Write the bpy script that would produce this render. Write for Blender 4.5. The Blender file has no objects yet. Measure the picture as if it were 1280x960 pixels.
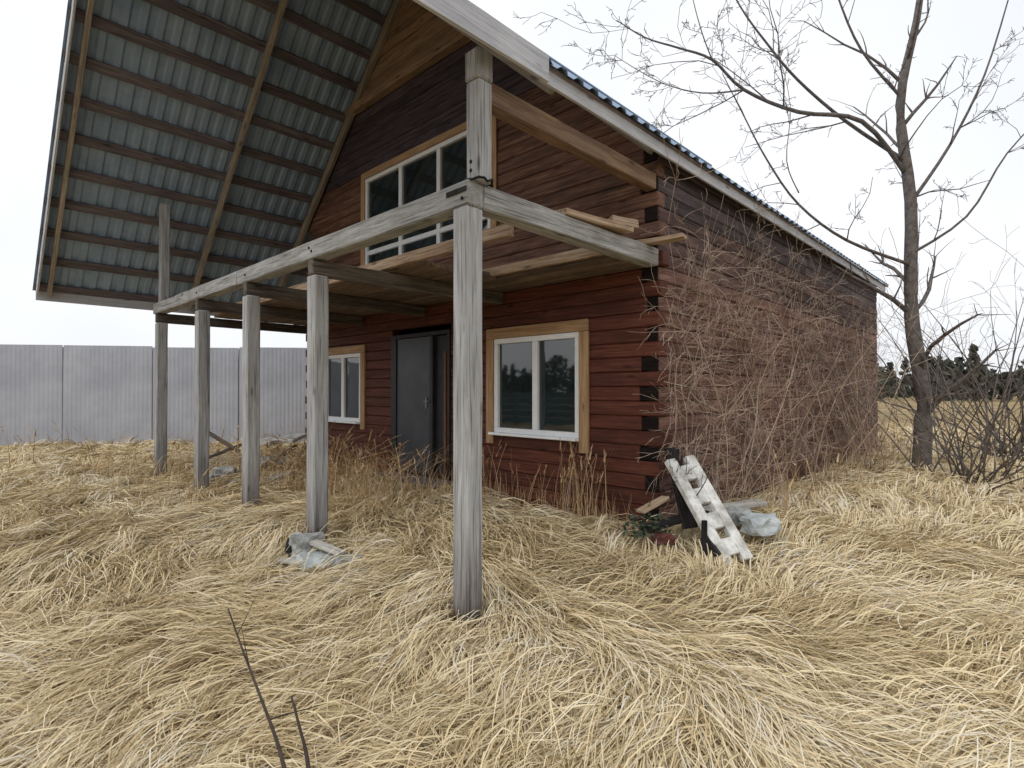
import bpy, bmesh, math, random
import numpy as np
from mathutils import Vector, Matrix, noise

rnd = random.Random(7)
rng = np.random.default_rng(11)
S = bpy.context.scene
COL = S.collection

# ------------------------------------------------------------------ camera
F = 694.0
cam_d = bpy.data.cameras.new("camera")
cam = bpy.data.objects.new("camera", cam_d)
COL.objects.link(cam)
cam_d.sensor_width = 36.0
cam_d.lens = F / 1280.0 * 36.0
cam_d.clip_start = 0.05
cam_d.clip_end = 3000
cam.location = (0, 0, 1.6)
cam.rotation_euler = (math.radians(90 + 0.66), 0, 0)
S.camera = cam

# ------------------------------------------------------------------ world (bright overcast sky)
SUN_EL, SUN_AZ = math.radians(56), math.radians(228)
W_ = bpy.data.worlds.new("World")
S.world = W_
W_.use_nodes = True
nt = W_.node_tree
nt.nodes.clear()
n_out = nt.nodes.new("ShaderNodeOutputWorld")
n_bg = nt.nodes.new("ShaderNodeBackground")
n_sky = nt.nodes.new("ShaderNodeTexSky")
n_sky.sky_type = 'NISHITA'
n_sky.sun_disc = False
n_sky.sun_elevation = SUN_EL
n_sky.sun_rotation = SUN_AZ
n_sky.dust_density = 5.0
n_hs = nt.nodes.new("ShaderNodeHueSaturation")
n_hs.inputs['Saturation'].default_value = 0.35
n_mix = nt.nodes.new("ShaderNodeMix")
n_mix.data_type = 'RGBA'
n_mix.inputs[0].default_value = 0.80
n_tc = nt.nodes.new("ShaderNodeTexCoord")
n_ns = nt.nodes.new("ShaderNodeTexNoise")
n_ns.inputs['Scale'].default_value = 2.2
n_ns.inputs['Detail'].default_value = 5
n_rp = nt.nodes.new("ShaderNodeValToRGB")
n_rp.color_ramp.elements[0].position = 0.3
n_rp.color_ramp.elements[0].color = (6.9, 7.15, 7.55, 1)
n_rp.color_ramp.elements[1].position = 0.7
n_rp.color_ramp.elements[1].color = (8.3, 8.35, 8.5, 1)
nt.links.new(n_tc.outputs['Generated'], n_ns.inputs['Vector'])
nt.links.new(n_ns.outputs['Fac'], n_rp.inputs['Fac'])
nt.links.new(n_sky.outputs[0], n_hs.inputs['Color'])
nt.links.new(n_hs.outputs[0], n_mix.inputs[6])
nt.links.new(n_rp.outputs[0], n_mix.inputs[7])
nt.links.new(n_mix.outputs[2], n_bg.inputs['Color'])
n_bg.inputs['Strength'].default_value = 0.15
nt.links.new(n_bg.outputs[0], n_out.inputs[0])

# veiled sun
sd = bpy.data.lights.new("sun", 'SUN')
sd.energy = 0.8
sd.angle = math.radians(20)
sd.color = (1.0, 0.96, 0.9)
sun = bpy.data.objects.new("sun", sd)
COL.objects.link(sun)
sdir = Vector((math.sin(SUN_AZ) * math.cos(SUN_EL), math.cos(SUN_AZ) * math.cos(SUN_EL), math.sin(SUN_EL)))
sun.rotation_euler = sdir.to_track_quat('Z', 'Y').to_euler()

S.view_settings.view_transform = 'Standard'
S.view_settings.look = 'None'
S.view_settings.exposure = 0.0
S.view_settings.gamma = 1.0
S.render.engine = 'CYCLES'
S.cycles.max_bounces = 8

# ------------------------------------------------------------------ frame of the house
# t runs left along the front wall from its right corner, d comes out of the wall, h is height
C0 = Vector((1.46, 5.56, 0))
A = Vector((-0.72, 0.694, 0)).normalized()
B = Vector((0.694, 0.72, 0)).normalized()
UP = Vector((0, 0, 1))


def HP(t, d, h):
    return C0 + A * t - B * d + UP * h


def PX(x, y, Z):
    return Vector(((x - 640) / F * Z, Z, 1.6 + (488 - y) / F * Z))


def smooth(x):
    x = np.clip(x, 0, 1)
    return x * x * (3 - 2 * x)


def ground(x, y):
    x = np.asarray(x, float); y = np.asarray(y, float)
    base = 0.20 * smooth((y - 3.5) / 2.4) + 0.06 * smooth((y - 7) / 5)
    m = (0.045 * np.sin(x * 1.9 + 0.8 * np.sin(y * 1.3)) * np.cos(y * 2.3 + x * 0.7)
         + 0.022 * np.sin(x * 5.1 + y * 2.2) * np.sin(y * 4.7 - x * 1.4)
         + 0.010 * np.sin(x * 11 + 1.0) * np.sin(y * 12.3 + x * 3.0))
    far = np.sqrt(x * x + y * y)
    k = 1 - smooth((far - 16) / 20)
    return base + m * k + 0.0


def gz(x, y):
    return float(ground(x, y))


# ------------------------------------------------------------------ object helpers
WM = {}


def tag(o, label=None, cat=None, group=None, kind=None):
    if label: o['label'] = label
    if cat: o['category'] = cat
    if group: o['group'] = group
    if kind: o['kind'] = kind
    return o


def put(o, M, parent=None):
    COL.objects.link(o)
    WM[o.name] = M
    if parent is not None:
        o.parent = parent
        o.matrix_basis = WM[parent.name].inverted() @ M
    else:
        o.matrix_basis = M
    return o


def empty(name, loc, label=None, cat=None, group=None, parent=None, M=None):
    o = bpy.data.objects.new(name, None)
    o.empty_display_size = 0.2
    put(o, M if M is not None else Matrix.Translation(loc), parent)
    return tag(o, label, cat, group)


def mesh_obj(name, me, mat, M=Matrix(), parent=None):
    o = bpy.data.objects.new(name, me)
    if mat is not None and len(me.materials) == 0:
        me.materials.append(mat)
    return put(o, M, parent)


def from_py(name, verts, faces, smooth_=False):
    me = bpy.data.meshes.new(name)
    me.from_pydata([tuple(v) for v in verts], [], faces)
    if smooth_:
        me.shade_smooth()
    me.update()
    return me


def axes(xd, up=UP):
    x = xd.normalized()
    y = up.cross(x)
    if y.length < 1e-4:
        y = Vector((0, 1, 0)).cross(x)
    y.normalize()
    z = x.cross(y).normalized()
    return Matrix((x, y, z)).transposed().to_4x4()


_cache = {}


def box_mesh(L, w, h, bev=0.008, rough=0.0, seg=1, mat=None, seed=0):
    """a board whose length runs along local X"""
    key = (round(L, 3), round(w, 4), round(h, 4), bev, rough, seg, mat.name if mat else '', seed)
    if key in _cache:
        return _cache[key]
    bm = bmesh.new()
    bmesh.ops.create_cube(bm, size=1)
    bmesh.ops.scale(bm, vec=(L, w, h), verts=bm.verts)
    if bev > 0:
        bmesh.ops.bevel(bm, geom=list(bm.edges), offset=bev, segments=1, affect='EDGES')
    if seg > 1:
        for i in range(1, seg):
            x = -L / 2 + L * i / seg
            bmesh.ops.bisect_plane(bm, geom=list(bm.verts) + list(bm.edges) + list(bm.faces), plane_co=(x, 0, 0), plane_no=(1, 0, 0))
    if rough > 0:
        for v in bm.verts:
            n = noise.noise_vector(Vector((v.co.x * 2.3 + seed * 7, v.co.y * 9, v.co.z * 9)))
            b = noise.noise_vector(Vector((v.co.x * 0.6 + seed * 3, 0.3, 0.7)))
            v.co += Vector((0.3 * n.x * rough, n.y * rough + b.y * rough, n.z * rough + b.z * rough))
    me = bpy.data.meshes.new("board")
    bm.to_mesh(me)
    bm.free()
    if mat: me.materials.append(mat)
    _cache[key] = me
    return me


def board(name, p0, p1, w, h, mat, parent=None, up=UP, bev=0.008, rough=0.0, seg=1, roll=0.0, seed=0):
    """beam from p0 to p1: w across, h along 'up'"""
    d = p1 - p0
    me = box_mesh(d.length, w, h, bev, rough, seg, mat, seed)
    M = Matrix.Translation((p0 + p1) / 2) @ axes(d, up) @ Matrix.Rotation(roll, 4, 'X')
    return mesh_obj(name, me, mat, M, parent)


def boxes_mesh(name, boxes, bev=0.006):
    """joined boxes, each (cx,cy,cz,sx,sy,sz), as one mesh"""
    bm = bmesh.new()
    for (cx, cy, cz, sx, sy, sz) in boxes:
        r = bmesh.ops.create_cube(bm, size=1)
        bmesh.ops.scale(bm, vec=(sx, sy, sz), verts=r['verts'])
        bmesh.ops.translate(bm, vec=(cx, cy, cz), verts=r['verts'])
    if bev:
        bmesh.ops.bevel(bm, geom=list(bm.edges), offset=bev, segments=1, affect='EDGES')
    me = bpy.data.meshes.new(name)
    bm.to_mesh(me)
    bm.free()
    return me


def tube_mesh(name, paths, sides=5):
    V, Fc = [], []
    for pts, rad in paths:
        n = len(pts)
        base = len(V)
        for i, p in enumerate(pts):
            a = pts[max(0, i - 1)]; b = pts[min(n - 1, i + 1)]
            R = axes(b - a)
            y = R.col[1].to_3d(); z = R.col[2].to_3d()
            for k in range(sides):
                an = 2 * math.pi * k / sides
                V.append(p + (y * math.cos(an) + z * math.sin(an)) * rad[i])
        for i in range(n - 1):
            for k in range(sides):
                k2 = (k + 1) % sides
                Fc.append((base + i * sides + k, base + i * sides + k2, base + (i + 1) * sides + k2, base + (i + 1) * sides + k))
        Fc.append(tuple(base + k for k in range(sides))[::-1])
        Fc.append(tuple(base + (n - 1) * sides + k for k in range(sides)))
    return from_py(name, V, Fc, True)


# ------------------------------------------------------------------ materials
def new_mat(name):
    m = bpy.data.materials.new(name)
    m.use_nodes = True
    return m, m.node_tree, m.node_tree.nodes['Principled BSDF']


def ramp(nt, stops):
    r = nt.nodes.new("ShaderNodeValToRGB")
    e = r.color_ramp.elements
    e[0].position, e[0].color = stops[0][0], (*stops[0][1], 1)
    e[1].position, e[1].color = stops[-1][0], (*stops[-1][1], 1)
    for p, c in stops[1:-1]:
        x = e.new(p)
        x.color = (*c, 1)
    return r


def wood(name, dark, mid, light, grain=(1.2, 16, 16), rough=0.75, bump=0.35, cracks=0.5, spec=0.25, blot=0.5, vary=0.35, blotcol=None, foot=False, knots=0.6):
    m, nt, bs = new_mat(name)
    N, L = nt.nodes, nt.links
    tc = N.new("ShaderNodeTexCoord")
    oi = N.new("ShaderNodeObjectInfo")
    mul = N.new("ShaderNodeMath"); mul.operation = 'MULTIPLY'; mul.inputs[1].default_value = 37.0
    L.new(oi.outputs['Random'], mul.inputs[0])
    add = N.new("ShaderNodeVectorMath"); add.operation = 'ADD'
    L.new(tc.outputs['Object'], add.inputs[0]); L.new(mul.outputs[0], add.inputs[1])
    mp = N.new("ShaderNodeMapping"); mp.inputs['Scale'].default_value = grain
    L.new(add.outputs[0], mp.inputs[0])
    n1 = N.new("ShaderNodeTexNoise"); n1.inputs['Scale'].default_value = 1.6; n1.inputs['Detail'].default_value = 8; n1.inputs['Roughness'].default_value = 0.65; n1.inputs['Distortion'].default_value = 0.6
    L.new(mp.outputs[0], n1.inputs['Vector'])
    r1 = ramp(nt, [(0.30, dark), (0.5, mid), (0.72, light)])
    L.new(n1.outputs['Fac'], r1.inputs['Fac'])
    # blotches of weathering
    n2 = N.new("ShaderNodeTexNoise"); n2.inputs['Scale'].default_value = 2.2; n2.inputs['Detail'].default_value = 6; n2.inputs['Roughness'].default_value = 0.7
    L.new(add.outputs[0], n2.inputs['Vector'])
    r2 = ramp(nt, [(0.42, (0, 0, 0)), (0.66, (1, 1, 1))])
    L.new(n2.outputs['Fac'], r2.inputs['Fac'])
    mx = N.new("ShaderNodeMix"); mx.data_type = 'RGBA'; mx.blend_type = 'MIX'
    f = N.new("ShaderNodeMath"); f.operation = 'MULTIPLY'; f.inputs[1].default_value = blot
    L.new(r2.outputs[0], f.inputs[0]); L.new(f.outputs[0], mx.inputs[0])
    L.new(r1.outputs[0], mx.inputs[6]); mx.inputs[7].default_value = (*(blotcol or dark), 1)
    # fine cracks along the grain
    mp3 = N.new("ShaderNodeMapping"); mp3.inputs['Scale'].default_value = (grain[0] * 0.6, grain[1] * 2.6, grain[2] * 2.6)
    L.new(add.outputs[0], mp3.inputs[0])
    n3 = N.new("ShaderNodeTexNoise"); n3.inputs['Scale'].default_value = 2.0; n3.inputs['Detail'].default_value = 4
    L.new(mp3.outputs[0], n3.inputs['Vector'])
    r3 = ramp(nt, [(0.36, (1 - cracks,) * 3), (0.45, (1, 1, 1))])
    L.new(n3.outputs['Fac'], r3.inputs['Fac'])
    m2 = N.new("ShaderNodeMix"); m2.data_type = 'RGBA'; m2.blend_type = 'MULTIPLY'; m2.inputs[0].default_value = 1
    L.new(mx.outputs[2], m2.inputs[6]); L.new(r3.outputs[0], m2.inputs[7])
    # knots: dark stretched spots
    mpk = N.new("ShaderNodeMapping"); mpk.inputs['Scale'].default_value = (2.2, 8.0, 8.0)
    L.new(add.outputs[0], mpk.inputs[0])
    vk = N.new("ShaderNodeTexVoronoi"); vk.inputs['Scale'].default_value = 1.0; vk.inputs['Randomness'].default_value = 1.0
    L.new(mpk.outputs[0], vk.inputs['Vector'])
    rk = ramp(nt, [(0.07, (1 - knots,) * 3), (0.17, (1, 1, 1))])
    L.new(vk.outputs['Distance'], rk.inputs['Fac'])
    mk = N.new("ShaderNodeMix"); mk.data_type = 'RGBA'; mk.blend_type = 'MULTIPLY'; mk.inputs[0].default_value = 1
    L.new(m2.outputs[2], mk.inputs[6]); L.new(rk.outputs[0], mk.inputs[7])
    m2 = mk
    if foot:
        sx = N.new("ShaderNodeSeparateXYZ"); L.new(tc.outputs['Generated'], sx.inputs[0])
        ja = N.new("ShaderNodeMath"); ja.operation = 'MULTIPLY_ADD'; ja.inputs[1].default_value = 0.10
        L.new(n1.outputs['Fac'], ja.inputs[0]); L.new(sx.outputs[0], ja.inputs[2])
        rf = ramp(nt, [(0.105, (0.16, 0.13, 0.11)), (0.15, (0.6, 0.56, 0.54)), (0.34, (1, 1, 1))])
        L.new(ja.outputs[0], rf.inputs['Fac'])
        mf = N.new("ShaderNodeMix"); mf.data_type = 'RGBA'; mf.blend_type = 'MULTIPLY'; mf.inputs[0].default_value = 1
        L.new(m2.outputs[2], mf.inputs[6]); L.new(rf.outputs[0], mf.inputs[7])
        m2 = mf
    hv = N.new("ShaderNodeHueSaturation")
    mr = N.new("ShaderNodeMapRange"); mr.inputs[3].default_value = 1 - vary; mr.inputs[4].default_value = 1 + vary
    L.new(oi.outputs['Random'], mr.inputs[0]); L.new(mr.outputs[0], hv.inputs['Value'])
    L.new(m2.outputs[2], hv.inputs['Color'])
    L.new(hv.outputs[0], bs.inputs['Base Color'])
    bs.inputs['Roughness'].default_value = rough
    bs.inputs['Specular IOR Level'].default_value = spec
    bp = N.new("ShaderNodeBump"); bp.inputs['Strength'].default_value = bump; bp.inputs['Distance'].default_value = 0.012
    ad = N.new("ShaderNodeMath"); ad.operation = 'ADD'
    L.new(n1.outputs['Fac'], ad.inputs[0]); L.new(r3.outputs[0], ad.inputs[1])
    L.new(ad.outputs[0], bp.inputs['Height']); L.new(bp.outputs[0], bs.inputs['Normal'])
    return m


def plain(name, c1, c2, scale=6, rough=0.6, bump=0.1, metallic=0.0, spec=0.4, detail=6, dist=0.01):
    m, nt, bs = new_mat(name)
    N, L = nt.nodes, nt.links
    tc = N.new("ShaderNodeTexCoord")
    n1 = N.new("ShaderNodeTexNoise"); n1.inputs['Scale'].default_value = scale; n1.inputs['Detail'].default_value = detail; n1.inputs['Roughness'].default_value = 0.65
    L.new(tc.outputs['Object'], n1.inputs['Vector'])
    r = ramp(nt, [(0.35, c1), (0.65, c2)])
    L.new(n1.outputs['Fac'], r.inputs['Fac'])
    L.new(r.outputs[0], bs.inputs['Base Color'])
    bs.inputs['Roughness'].default_value = rough
    bs.inputs['Metallic'].default_value = metallic
    bs.inputs['Specular IOR Level'].default_value = spec
    bp = N.new("ShaderNodeBump"); bp.inputs['Strength'].default_value = bump; bp.inputs['Distance'].default_value = dist
    L.new(n1.outputs['Fac'], bp.inputs['Height']); L.new(bp.outputs[0], bs.inputs['Normal'])
    return m


M_red = wood("red_stained_timber", (0.065, 0.021, 0.014), (0.120, 0.036, 0.022), (0.185, 0.068, 0.040), rough=0.65, cracks=0.45, blot=0.35, vary=0.20, blotcol=(0.06, 0.02, 0.018))
M_gab = wood("gable_timber", (0.070, 0.036, 0.026), (0.17, 0.082, 0.052), (0.31, 0.18, 0.115), rough=0.7, cracks=0.5, blot=0.4, vary=0.22, blotcol=(0.075, 0.055, 0.06))
M_gabd = wood("purple_shaded_gable_timber", (0.025, 0.020, 0.028), (0.062, 0.046, 0.056), (0.12, 0.085, 0.085), rough=0.75, cracks=0.5, blot=0.4, vary=0.25)  # bluish shade under the roof painted into the upper gable timber colour
M_mid = wood("half_dark_side_timber", (0.065, 0.040, 0.036), (0.135, 0.078, 0.066), (0.22, 0.145, 0.12), rough=0.85, cracks=0.6, blot=0.6, vary=0.30, blotcol=(0.03, 0.028, 0.033))
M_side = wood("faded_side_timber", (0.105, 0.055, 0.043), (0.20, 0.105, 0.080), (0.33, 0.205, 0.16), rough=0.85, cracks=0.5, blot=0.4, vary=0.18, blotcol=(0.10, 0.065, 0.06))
M_sidetop = wood("dark_side_timber", (0.040, 0.032, 0.034), (0.085, 0.064, 0.066), (0.15, 0.115, 0.11), rough=0.85, cracks=0.5, blot=0.4, vary=0.35)
M_end = wood("dark_end_grain", (0.006, 0.004, 0.004), (0.016, 0.010, 0.009), (0.035, 0.022, 0.018), rough=0.95, vary=0.3)
M_grey = wood("weathered_grey_wood", (0.27, 0.275, 0.28), (0.41, 0.415, 0.42), (0.54, 0.545, 0.545), rough=0.85, cracks=0.45, blot=0.35, vary=0.08, blotcol=(0.27, 0.23, 0.19), bump=0.5)
M_post = wood("weathered_post_with_damp_foot", (0.25, 0.255, 0.26), (0.40, 0.405, 0.41), (0.54, 0.545, 0.545), rough=0.85, cracks=0.5, blot=0.35, vary=0.08, blotcol=(0.27, 0.24, 0.20), bump=0.5, foot=True)
M_greyb = wood("weathered_grey_beam", (0.23, 0.23, 0.225), (0.38, 0.38, 0.37), (0.53, 0.53, 0.51), grain=(1.5, 20, 20), rough=0.88, cracks=0.5, blot=0.5, vary=0.1, blotcol=(0.19, 0.18, 0.15), bump=0.6)
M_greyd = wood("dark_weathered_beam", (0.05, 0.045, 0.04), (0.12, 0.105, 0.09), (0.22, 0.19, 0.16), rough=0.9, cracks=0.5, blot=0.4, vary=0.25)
M_tan = wood("tan_trim_wood", (0.30, 0.165, 0.075), (0.47, 0.29, 0.15), (0.62, 0.43, 0.25), rough=0.65, cracks=0.25, blot=0.3, vary=0.12, blotcol=(0.34, 0.24, 0.15))
M_taned = wood("tan_beam_wood", (0.14, 0.085, 0.055), (0.27, 0.17, 0.105), (0.40, 0.27, 0.17), rough=0.8, cracks=0.35, blot=0.35, vary=0.2, blotcol=(0.15, 0.13, 0.11))
M_raft = wood("rafter_wood", (0.16, 0.14, 0.12), (0.32, 0.27, 0.215), (0.46, 0.40, 0.32), rough=0.85, cracks=0.35, blot=0.35, vary=0.15)
M_batt = wood("batten_wood", (0.085, 0.075, 0.088), (0.15, 0.13, 0.145), (0.24, 0.21, 0.22), rough=0.85, cracks=0.35, blot=0.35, vary=0.2)
M_deck = wood("porch_deck_wood", (0.075, 0.055, 0.042), (0.165, 0.12, 0.09), (0.29, 0.215, 0.16), rough=0.8, cracks=0.4, blot=0.4, vary=0.25)
M_rawo = wood("raw_orange_wood", (0.20, 0.125, 0.075), (0.38, 0.27, 0.18), (0.58, 0.46, 0.34), rough=0.8, cracks=0.4, blot=0.4, vary=0.15)
M_fasc = wood("painted_fascia", (0.43, 0.44, 0.47), (0.52, 0.53, 0.56), (0.60, 0.61, 0.64), rough=0.7, cracks=0.25, blot=0.35, vary=0.06, blotcol=(0.30, 0.30, 0.33))
M_black = wood("charred_wood", (0.008, 0.008, 0.008), (0.022, 0.020, 0.020), (0.06, 0.055, 0.05), rough=0.9, vary=0.2)
M_pale = wood("pale_board_wood", (0.30, 0.29, 0.26), (0.50, 0.49, 0.45), (0.70, 0.69, 0.64), rough=0.8, cracks=0.3, blot=0.4, vary=0.1, blotcol=(0.35, 0.31, 0.25))
M_white = plain("white_plastic_frame", (0.80, 0.82, 0.83), (0.88, 0.89, 0.89), 4, 0.35, 0.02)
M_wpaint = plain("chalky_white_concrete", (0.34, 0.33, 0.29), (0.82, 0.82, 0.79), 7, 0.85, 0.7)
M_sheet = plain("corrugated_roof_sheet", (0.21, 0.295, 0.42), (0.31, 0.41, 0.54), 1.7, 0.5, 0.05, spec=0.4)
M_door = plain("grey_steel_door", (0.034, 0.038, 0.048), (0.058, 0.063, 0.076), 2.5, 0.38, 0.04, spec=0.5)
M_dark = plain("dark_door_frame", (0.012, 0.012, 0.014), (0.025, 0.024, 0.026), 6, 0.5, 0.05)
M_brown = plain("brown_painted_jamb", (0.10, 0.042, 0.02), (0.17, 0.075, 0.035), 6, 0.6, 0.1)
M_fence = plain("grey_fence_metal", (0.34, 0.355, 0.40), (0.46, 0.475, 0.52), 0.9, 0.55, 0.05, spec=0.35)
M_fpost = plain("fence_post_metal", (0.16, 0.16, 0.18), (0.24, 0.24, 0.26), 4, 0.6, 0.1)
M_stone = plain("grey_stone", (0.20, 0.21, 0.21), (0.44, 0.45, 0.43), 9, 0.9, 0.8, dist=0.03)
M_tarp = plain("pale_grey_tarp", (0.33, 0.37, 0.38), (0.52, 0.56, 0.56), 5, 0.6, 0.4, dist=0.03)
M_bark = plain("bare_tree_bark", (0.085, 0.070, 0.062), (0.19, 0.165, 0.15), 14, 0.9, 0.5)
M_twig = plain("dry_tan_twig", (0.32, 0.23, 0.17), (0.60, 0.48, 0.38), 9, 0.9, 0.2)
M_dtwig = plain("dark_brown_twig", (0.03, 0.022, 0.018), (0.075, 0.055, 0.045), 9, 0.9, 0.2)
M_leaf = plain("dark_green_leaf", (0.02, 0.032, 0.018), (0.045, 0.065, 0.035), 20, 0.6, 0.2)
M_rust = plain("dull_red_plastic", (0.09, 0.03, 0.025), (0.15, 0.05, 0.045), 8, 0.6, 0.2)
M_wood_far = plain("far_wood_foliage", (0.030, 0.042, 0.028), (0.10, 0.090, 0.070), 0.12, 0.95, 0.3)
M_fboard = wood("green_grey_fence_board", (0.05, 0.07, 0.075), (0.12, 0.155, 0.165), (0.22, 0.26, 0.27), rough=0.8, vary=0.2)
M_inside = plain("bare_interior_wall", (0.10, 0.075, 0.055), (0.15, 0.11, 0.08), 3, 0.9, 0.1)


def glass_mat():
    m, nt, bs = new_mat("window_glass")
    bs.inputs['Base Color'].default_value = (0.012, 0.020, 0.022, 1)
    bs.inputs['Roughness'].default_value = 0.03
    bs.inputs['IOR'].default_value = 1.9
    N, L = nt.nodes, nt.links
    tc = N.new("ShaderNodeTexCoord"); n1 = N.new("ShaderNodeTexNoise"); n1.inputs['Scale'].default_value = 1.5
    L.new(tc.outputs['Object'], n1.inputs['Vector'])
    bp = N.new("ShaderNodeBump"); bp.inputs['Strength'].default_value = 0.12; bp.inputs['Distance'].default_value = 0.02
    L.new(n1.outputs['Fac'], bp.inputs['Height']); L.new(bp.outputs[0], bs.inputs['Normal'])
    return m


M_glass = glass_mat()


def grass_mat(name, lo, mid, hi, grey):
    m, nt, bs = new_mat(name)
    N, L = nt.nodes, nt.links
    at = N.new("ShaderNodeAttribute"); at.attribute_name = "tint"
    r = ramp(nt, [(0.0, lo), (0.35, mid), (0.8, hi), (1.0, grey)])
    L.new(at.outputs['Fac'], r.inputs['Fac'])
    L.new(r.outputs[0], bs.inputs['Base Color'])
    bs.inputs['Roughness'].default_value = 0.7
    bs.inputs['Specular IOR Level'].default_value = 0.25
    return m


M_grass = grass_mat("straw_blades", (0.32, 0.23, 0.115), (0.62, 0.49, 0.28), (0.82, 0.71, 0.48), (0.72, 0.66, 0.54))
M_tall = grass_mat("tall_straw", (0.22, 0.12, 0.06), (0.46, 0.30, 0.16), (0.68, 0.51, 0.30), (0.58, 0.50, 0.38))


def ground_mat():
    m, nt, bs = new_mat("matted_straw_ground")
    N, L = nt.nodes, nt.links
    tc = N.new("ShaderNodeTexCoord")
    mp = N.new("ShaderNodeMapping"); mp.inputs['Scale'].default_value = (14, 3.5, 6)
    L.new(tc.outputs['Object'], mp.inputs[0])
    n1 = N.new("ShaderNodeTexNoise"); n1.inputs['Scale'].default_value = 2; n1.inputs['Detail'].default_value = 8; n1.inputs['Distortion'].default_value = 2.5
    L.new(mp.outputs[0], n1.inputs['Vector'])
    r = ramp(nt, [(0.3, (0.16, 0.115, 0.06)), (0.52, (0.38, 0.285, 0.155)), (0.7, (0.55, 0.44, 0.26))])
    L.new(n1.outputs['Fac'], r.inputs['Fac'])
    n2 = N.new("ShaderNodeTexNoise"); n2.inputs['Scale'].default_value = 0.25; n2.inputs['Detail'].default_value = 5
    L.new(tc.outputs['Object'], n2.inputs['Vector'])
    r2 = ramp(nt, [(0.4, (0.75, 0.75, 0.75)), (0.62, (1.1, 1.1, 1.05))])
    L.new(n2.outputs['Fac'], r2.inputs['Fac'])
    mx = N.new("ShaderNodeMix"); mx.data_type = 'RGBA'; mx.blend_type = 'MULTIPLY'; mx.inputs[0].default_value = 1
    L.new(r.outputs[0], mx.inputs[6]); L.new(r2.outputs[0], mx.inputs[7])
    L.new(mx.outputs[2], bs.inputs['Base Color'])
    bs.inputs['Roughness'].default_value = 0.95
    bs.inputs['Specular IOR Level'].default_value = 0.1
    bp = N.new("ShaderNodeBump"); bp.inputs['Strength'].default_value = 0.8; bp.inputs['Distance'].default_value = 0.05
    L.new(n1.outputs['Fac'], bp.inputs['Height']); L.new(bp.outputs[0], bs.inputs['Normal'])
    return m


# ------------------------------------------------------------------ ground sheet
def build_ground():
    n = 260
    u = np.linspace(-1, 1, n)
    def sp(u): return np.sinh(u * 7.0) / math.sinh(7.0) * 900
    xs = sp(u); ys = sp(u) + 4.0
    X, Y = np.meshgrid(xs, ys)
    Z = ground(X, Y)
    V = np.stack([X.ravel(), Y.ravel(), Z.ravel()], 1)
    i = np.arange(n * n).reshape(n, n)
    Fc = np.stack([i[:-1, :-1].ravel(), i[:-1, 1:].ravel(), i[1:, 1:].ravel(), i[1:, :-1].ravel()], 1)
    me = bpy.data.meshes.new("ground")
    me.from_pydata(V.tolist(), [], Fc.tolist())
    me.shade_smooth()
    o = mesh_obj("ground", me, ground_mat())
    tag(o, kind='structure')


build_ground()

# ------------------------------------------------------------------ the house
HW = 7.6          # wall width
HL = 10.0         # wall depth
CH = 0.152        # one course of timber
H0 = 0.12


def Rr(t): return 4.17 + 0.91 * t
def Rl(t): return 4.84 + 0.935 * (7.6 - t)


T_R = (4.84 + 0.935 * 7.6 - 4.17) / (0.91 + 0.935)
H_R = Rr(T_R)
house_M = Matrix.Translation(HP(0, 0, 0)) @ axes(-A)
house = empty("log_house", None, "dark red timber log house with white windows behind a grey post porch", "house", M=house_M)


def wall_piece(name, t0b, t1b, t0t, t1t, h0, h1, d0, d1, mat, parent):
    """timber with possibly slanted ends; local X runs along the wall"""
    tc = (t0b + t1b) / 2; hc = (h0 + h1) / 2; dc = (d0 + d1) / 2
    bm = bmesh.new()
    j = rnd.uniform(-0.006, 0.006)
    vs = []
    for (d) in (d0 + j, d1):
        for (t, h) in ((t0b, h0), (t1b, h0), (t1t, h1), (t0t, h1)):
            vs.append(bm.verts.new((-(t - tc), -(d - dc), h - hc)))
    for f in ((0, 1, 2, 3), (7, 6, 5, 4), (0, 4, 5, 1), (1, 5, 6, 2), (2, 6, 7, 3), (3, 7, 4, 0)):
        bm.faces.new([vs[k] for k in f])
    bmesh.ops.recalc_face_normals(bm, faces=bm.faces)
    bmesh.ops.bevel(bm, geom=list(bm.edges), offset=0.011, segments=1, affect='EDGES')
    me = bpy.data.meshes.new(name)
    bm.to_mesh(me); bm.free()
    M = Matrix.Translation(HP(tc, dc, hc)) @ axes(-A)
    return mesh_obj(name, me, mat, M, parent)


WIN_R = (0.97, 2.34, 1.06, 2.26)
WIN_L = (5.58, 6.82, 1.06, 2.24)
WIN_U = (2.40, 5.46, 3.62, 5.16)
DOOR = (3.22, 4.66, 0.34, 2.46)
OPEN = [WIN_R, WIN_L, WIN_U, DOOR]

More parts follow.
